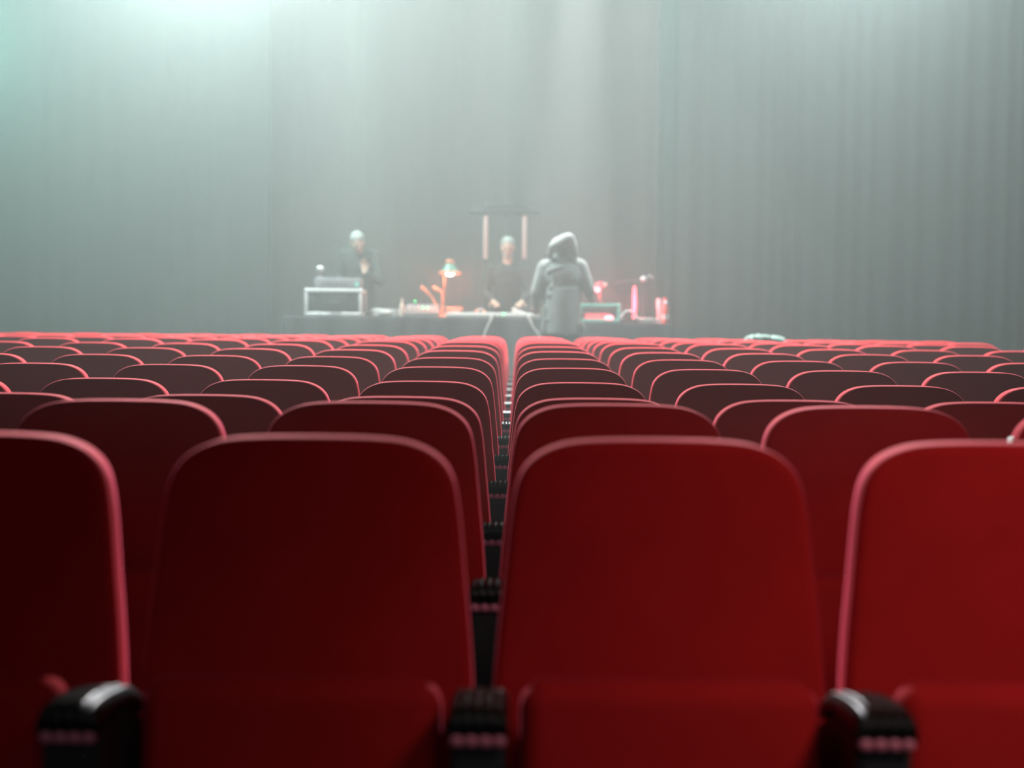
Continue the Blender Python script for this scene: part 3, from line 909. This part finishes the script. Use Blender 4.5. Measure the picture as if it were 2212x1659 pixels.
# red light tube
p = at(1370, 16.25, ZR)
hh = P(1370, 618, 16.25).z - ZR
t = thing('tube_light', 'slim glowing red light tube standing upright on right table', 'lamp', p)
bm = new(); lathe(bm, [(0.0, 0.0), (0.055, 0.0), (0.055, 0.012), (0.026, 0.022), (0.026, 0.05), (0.0, 0.05)]); obj('base', bm, M['black'], t)
bm = new(); lathe(bm, [(0.0, 0.045), (0.020, 0.045), (0.021, hh * .72), (0.018, hh * .88), (0.012, hh), (0.0, hh)]); obj('tube', bm, M['redtube'], t)['label'] = 'glowing red tube'
TUBE = Vector((p.x, p.y - 0.12, ZR + 0.22))

# boom microphone
p = at(1399, 16.35, PLAT)
t = thing('microphone_stand', 'dark boom microphone stand with a pale ball, behind the right table', 'microphone stand', (p.x, 16.98, PLAT))
hz = P(1400, 606, 16.98).z - PLAT
bm = new(); lathe(bm, [(0.0, 0.0), (0.14, 0.0), (0.14, 0.02), (0.03, 0.035), (0.0, 0.035)]); obj('base', bm, M['blackcable'], t)
bm = new(); lathe(bm, [(0.014, 0.02), (0.014, hz * .6), (0.010, hz * .6), (0.010, hz + .02)], seg=12); obj('pole', bm, M['blackcable'], t)
bm = new(); tube(bm, [P(1405, 599, 16.95) - t.location, P(1390, 603, 16.95) - t.location, P(1327, 612, 16.95) - t.location], 0.009, 8, 2); obj('boom', bm, M['blackcable'], t)
bm = new(); ball(bm, P(1390, 603, 16.90) - t.location, 0.034); obj('clamp_ball', bm, M['white'], t)['label'] = 'bright white ball'
bm = new(); b0 = P(1402, 597, 16.95) - t.location; b1 = P(1409, 601, 16.95) - t.location; cap(bm, b0, 0.024, b1, 0.022); obj('counterweight', bm, M['greybox'], t)

# bottle and cup at right end
bt = bottle('drink_bottle', 'red drink bottle with a pale cap at right end of table', 1437, 16.2, ZR, P(1437, 643, 16.2).z - ZR, 0.038, M['glass'], M['red'])
bm = new(); lathe(bm, [(0.0392, 0.045), (0.0392, 0.10)], (0, 0, 0), 24); obj('bottle_label', bm, M['pale'], bt)['label'] = 'pale bottle label'
cpos = at(1424, 16.33, ZR)
t = thing('drinking_glass', 'pale drinking cup half behind the red bottle', 'cup', cpos)
ch = P(1424, 645, 16.33).z - ZR
bm = new(); lathe(bm, [(0.0, 0.0), (0.026, 0.0), (0.036, ch), (0.033, ch), (0.024, 0.006), (0.0, 0.006)]); obj('cup_wall', bm, M['alu'], t)
bm = new(); ball(bm, P(1437.5, 654.5, 16.14) - bt.location, 0.0001 + 0.024); obj('highlight_ball', bm, M['white'], bt)['label'] = 'white ball standing in for the bottle highlight'  # white ball put in as the highlight on the bottle

# red clip lamp half hidden by the hooded person
p = at(1296, 16.5, ZR)
t = thing('clip_lamp', 'small red lit lamp peeking out beside the hooded person', 'lamp', p)
hz = P(1294, 622, 16.5).z - ZR
bm = new(); lathe(bm, [(0.0, 0.0), (0.06, 0.0), (0.06, 0.012), (0.0, 0.02)]); obj('lamp_base', bm, M['black'], t)
bm = new(); tube(bm, [(0, 0, 0.01), (0.0, 0.03, hz * .5), (-0.01, 0.03, hz - 0.01)], 0.008); obj('stem', bm, M['black'], t)
bm = new(); lathe(bm, [(0.035, 0.075), (0.045, 0.06), (0.062, 0.012), (0.058, 0.012), (0.040, 0.055), (0.0, 0.07)], (-0.01, 0, hz - 0.005)); obj('lamp_shade', bm, M['red'], t)
bm = new(); ball(bm, (-0.035, -0.01, hz - 0.012), (0.036, 0.034, 0.030)); obj('bulb', bm, M['redbulb'], t)['label'] = 'glowing red bulb'
bm = new(); lathe(bm, [(0.0, 0.0), (0.020, 0.0), (0.024, 0.02), (0.018, 0.035), (0.0, 0.037)], (0.052, -0.01, hz + 0.025)); obj('hinge_knob', bm, M['alu'], t)
CLIP = Vector((p.x - 0.01, 16.5 - 0.05, ZR + hz - 0.08))

# cables hanging over the front edge
def hang(pts, Y, label):
    bm = new(); tube(bm, [P(x, y, Y + dy) for x, y, dy in pts], 0.011, 8, 6)
    tag(obj('hanging_cable', bm, M['cable']), label, 'cable')
hang([(1072, 682.0, 0.02), (1064, 680, -0.04), (1060, 692, -0.075), (1053, 706, -0.085), (1046, 726, -0.09), (1044, 760, -0.1)], 16.0, 'pale cable hanging over the table front, left of the two')
hang([(1133, 682.0, 0.02), (1139, 680, -0.04), (1146, 694, -0.075), (1153, 709, -0.085), (1164, 724, -0.09), (1172, 760, -0.1)], 16.0, 'pale cable hanging over the table front, beside the hooded person')

# frame with two pale uprights behind the middle person, red lamplight in their colour
Y = 17.7
cx = P(1092, 460, Y)
t = thing('upright_frame', 'dark topped stand holding two pale uprights with pink light in their colour, behind the middle person', 'light stand', (cx.x, Y, PLAT))
def rl(px, py): return P(px, py, Y) - t.location
a = rl(1012, 460); b = rl(1166, 462)
bm = new(); box(bm, ((a.x + b.x) / 2, 0, rl(1090, 458).z), (b.x - a.x, 0.10, 0.075), 0.02, 2); obj('crossbar', bm, M['black'], t)
bm = new(); box(bm, (rl(1092, 450).x, 0, rl(1092, 447).z), ((b.x - a.x) * .62, 0.08, 0.07), 0.02, 2); obj('top_cover', bm, M['black'], t)
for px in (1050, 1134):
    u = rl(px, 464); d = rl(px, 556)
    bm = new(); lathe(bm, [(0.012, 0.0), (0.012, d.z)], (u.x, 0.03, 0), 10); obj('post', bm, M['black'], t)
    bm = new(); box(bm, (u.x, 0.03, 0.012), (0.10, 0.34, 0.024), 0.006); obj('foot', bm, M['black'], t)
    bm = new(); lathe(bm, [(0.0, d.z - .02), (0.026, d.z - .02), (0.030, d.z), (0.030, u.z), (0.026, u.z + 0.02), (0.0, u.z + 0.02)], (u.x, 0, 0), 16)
    obj('tinted_upright', bm, M['pinkupright'], t)['label'] = 'pale upright with pink light in its colour'

# ------------------------------------------------------------------ haze
def haze(name, x0, x1, y0, y1, z0, z1, dens, col, g, label):
    m = bpy.data.materials.new(name); m.use_nodes = True
    nt = m.node_tree; nt.nodes.clear()
    out = nt.nodes.new('ShaderNodeOutputMaterial')
    v = nt.nodes.new('ShaderNodeVolumeScatter')
    v.inputs['Color'].default_value = (*col, 1); v.inputs['Density'].default_value = dens; v.inputs['Anisotropy'].default_value = g
    nt.links.new(v.outputs[0], out.inputs['Volume'])
    bm = new(); box(bm, ((x0 + x1) / 2, (y0 + y1) / 2, (z0 + z1) / 2), (x1 - x0, y1 - y0, z1 - z0))
    o = obj(name, bm, m, None, False)
    tag(o, label, 'haze', kind='stuff')
    return o
haze('hall_haze', -8.95, 8.95, 2.8, 21.95, -0.05, 7.48, 0.0062, (0.96, 1.0, 0.98), 0.3, 'thin grey haze filling the hall above the rows of seats')
haze('stage_haze', -8.9, 8.9, 14.5, 15.3, 0.31, 7.45, 0.105, (0.97, 1.0, 0.99), 0.25, 'bank of grey green haze drifting between the last seats and the table')
haze('curtain_haze', -8.9, 8.9, 15.301, 21.9, 0.31, 7.45, 0.06, (0.97, 1.0, 0.99), 0.25, 'pale grey green haze hanging around the table, the people and the curtains')

# ------------------------------------------------------------------ lamps
def lamp(name, kind, loc, energy, col, size=0.1, target=None, angle=60, blend=0.5, sx=None, sy=None):
    L = bpy.data.lights.new(name, kind); L.energy = energy; L.color = col
    if kind == 'AREA':
        L.shape = 'RECTANGLE'; L.size = sx or size; L.size_y = sy or size
    else:
        L.shadow_soft_size = size
    if kind == 'SPOT': L.spot_size = math.radians(angle); L.spot_blend = blend
    o = bpy.data.objects.new(name, L); COL.objects.link(o); o.location = loc
    if target is not None:
        o.rotation_euler = (Vector(target) - Vector(loc)).to_track_quat('-Z', 'Y').to_euler()
    return o
lamp('stage_spot', 'POINT', P(400, -420, 15.0), 3300, (0.80, 1.0, 0.96), 0.3)
lamp('stage_spot', 'POINT', P(-160, 60, 15.0), 230, (0.30, 1.0, 0.82), 0.3)
lamp('stage_spot', 'POINT', P(1920, -380, 15.0), 1000, (0.80, 1.0, 0.97), 0.3)
lamp('bridge_spot', 'SPOT', (-3.2, 14.3, 7.2), 10500, (0.92, 1.0, 0.98), 0.15, (-1.2, 10.6, 0.95), 72, 0.6)
lamp('bridge_spot', 'SPOT', (3.4, 14.3, 7.2), 10500, (0.92, 1.0, 0.98), 0.15, (1.2, 10.6, 0.95), 72, 0.6)
lamp('bridge_spot', 'SPOT', (-0.05, 14.4, 7.3), 6500, (0.95, 1.0, 1.0), 0.12, (-0.05, 10.6, 0.9), 40, 0.2)
lamp('people_spot', 'SPOT', (-1.95, 17.9, 7.2), 1000, (0.25, 1.0, 0.72), 0.08, (-1.87, 17.12, 1.9), 11, 0.5)
lamp('people_spot', 'SPOT', (-0.1, 17.7, 7.2), 800, (0.25, 1.0, 0.72), 0.08, (-0.07, 17.15, 1.9), 11, 0.5)
lamp('front_spot', 'SPOT', (0.75, 15.95, 7.2), 5500, (0.97, 1.0, 0.99), 0.08, (0.52, 15.4, 1.6), 12, 0.4)
lamp('front_spot', 'SPOT', (-0.3, 15.6, 7.2), 2000, (0.97, 1.0, 0.99), 0.1, (-0.1, 16.05, 1.2), 15, 0.5)
lamp('front_spot', 'SPOT', (-2.0, 15.3, 7.2), 1400, (0.97, 1.0, 0.99), 0.1, (-1.95, 16.1, 1.3), 15, 0.5)
lamp('front_spot', 'SPOT', (1.3, 15.4, 7.2), 1800, (0.97, 1.0, 0.99), 0.1, (1.45, 16.4, 1.35), 13, 0.5)
lamp('desk_bulb', 'POINT', LAMP, 20, (1.0, 0.20, 0.08), 0.04)
lamp('clip_bulb', 'POINT', CLIP, 18, (1.0, 0.09, 0.11), 0.04)
lamp('tube_glow', 'POINT', TUBE, 9, (1.0, 0.08, 0.13), 0.05)
lamp('glint_spot', 'SPOT', (-2.5, 14.2, 7.2), 11000, (0.97, 0.98, 1.0), 0.12, (-0.62, 2.05, 0.62), 3.2, 0.6)  # unseen narrow lamps added only for glints on the nearest armrests
lamp('glint_spot', 'SPOT', (2.5, 14.2, 7.2), 11000, (0.97, 0.98, 1.0), 0.12, (0.50, 2.05, 0.62), 3.2, 0.6)
lamp('house_lamp', 'SPOT', (1.45, 0.6, 2.6), 112, (1.0, 0.72, 0.6), 0.3, (1.3, 2.05, 0.3), 80, 1.0)
lamp('house_fill', 'AREA', (0.4, -1.6, 2.6), 7.5, (1.0, 0.9, 0.88), 1.0, (0.2, 2.3, 0.6))
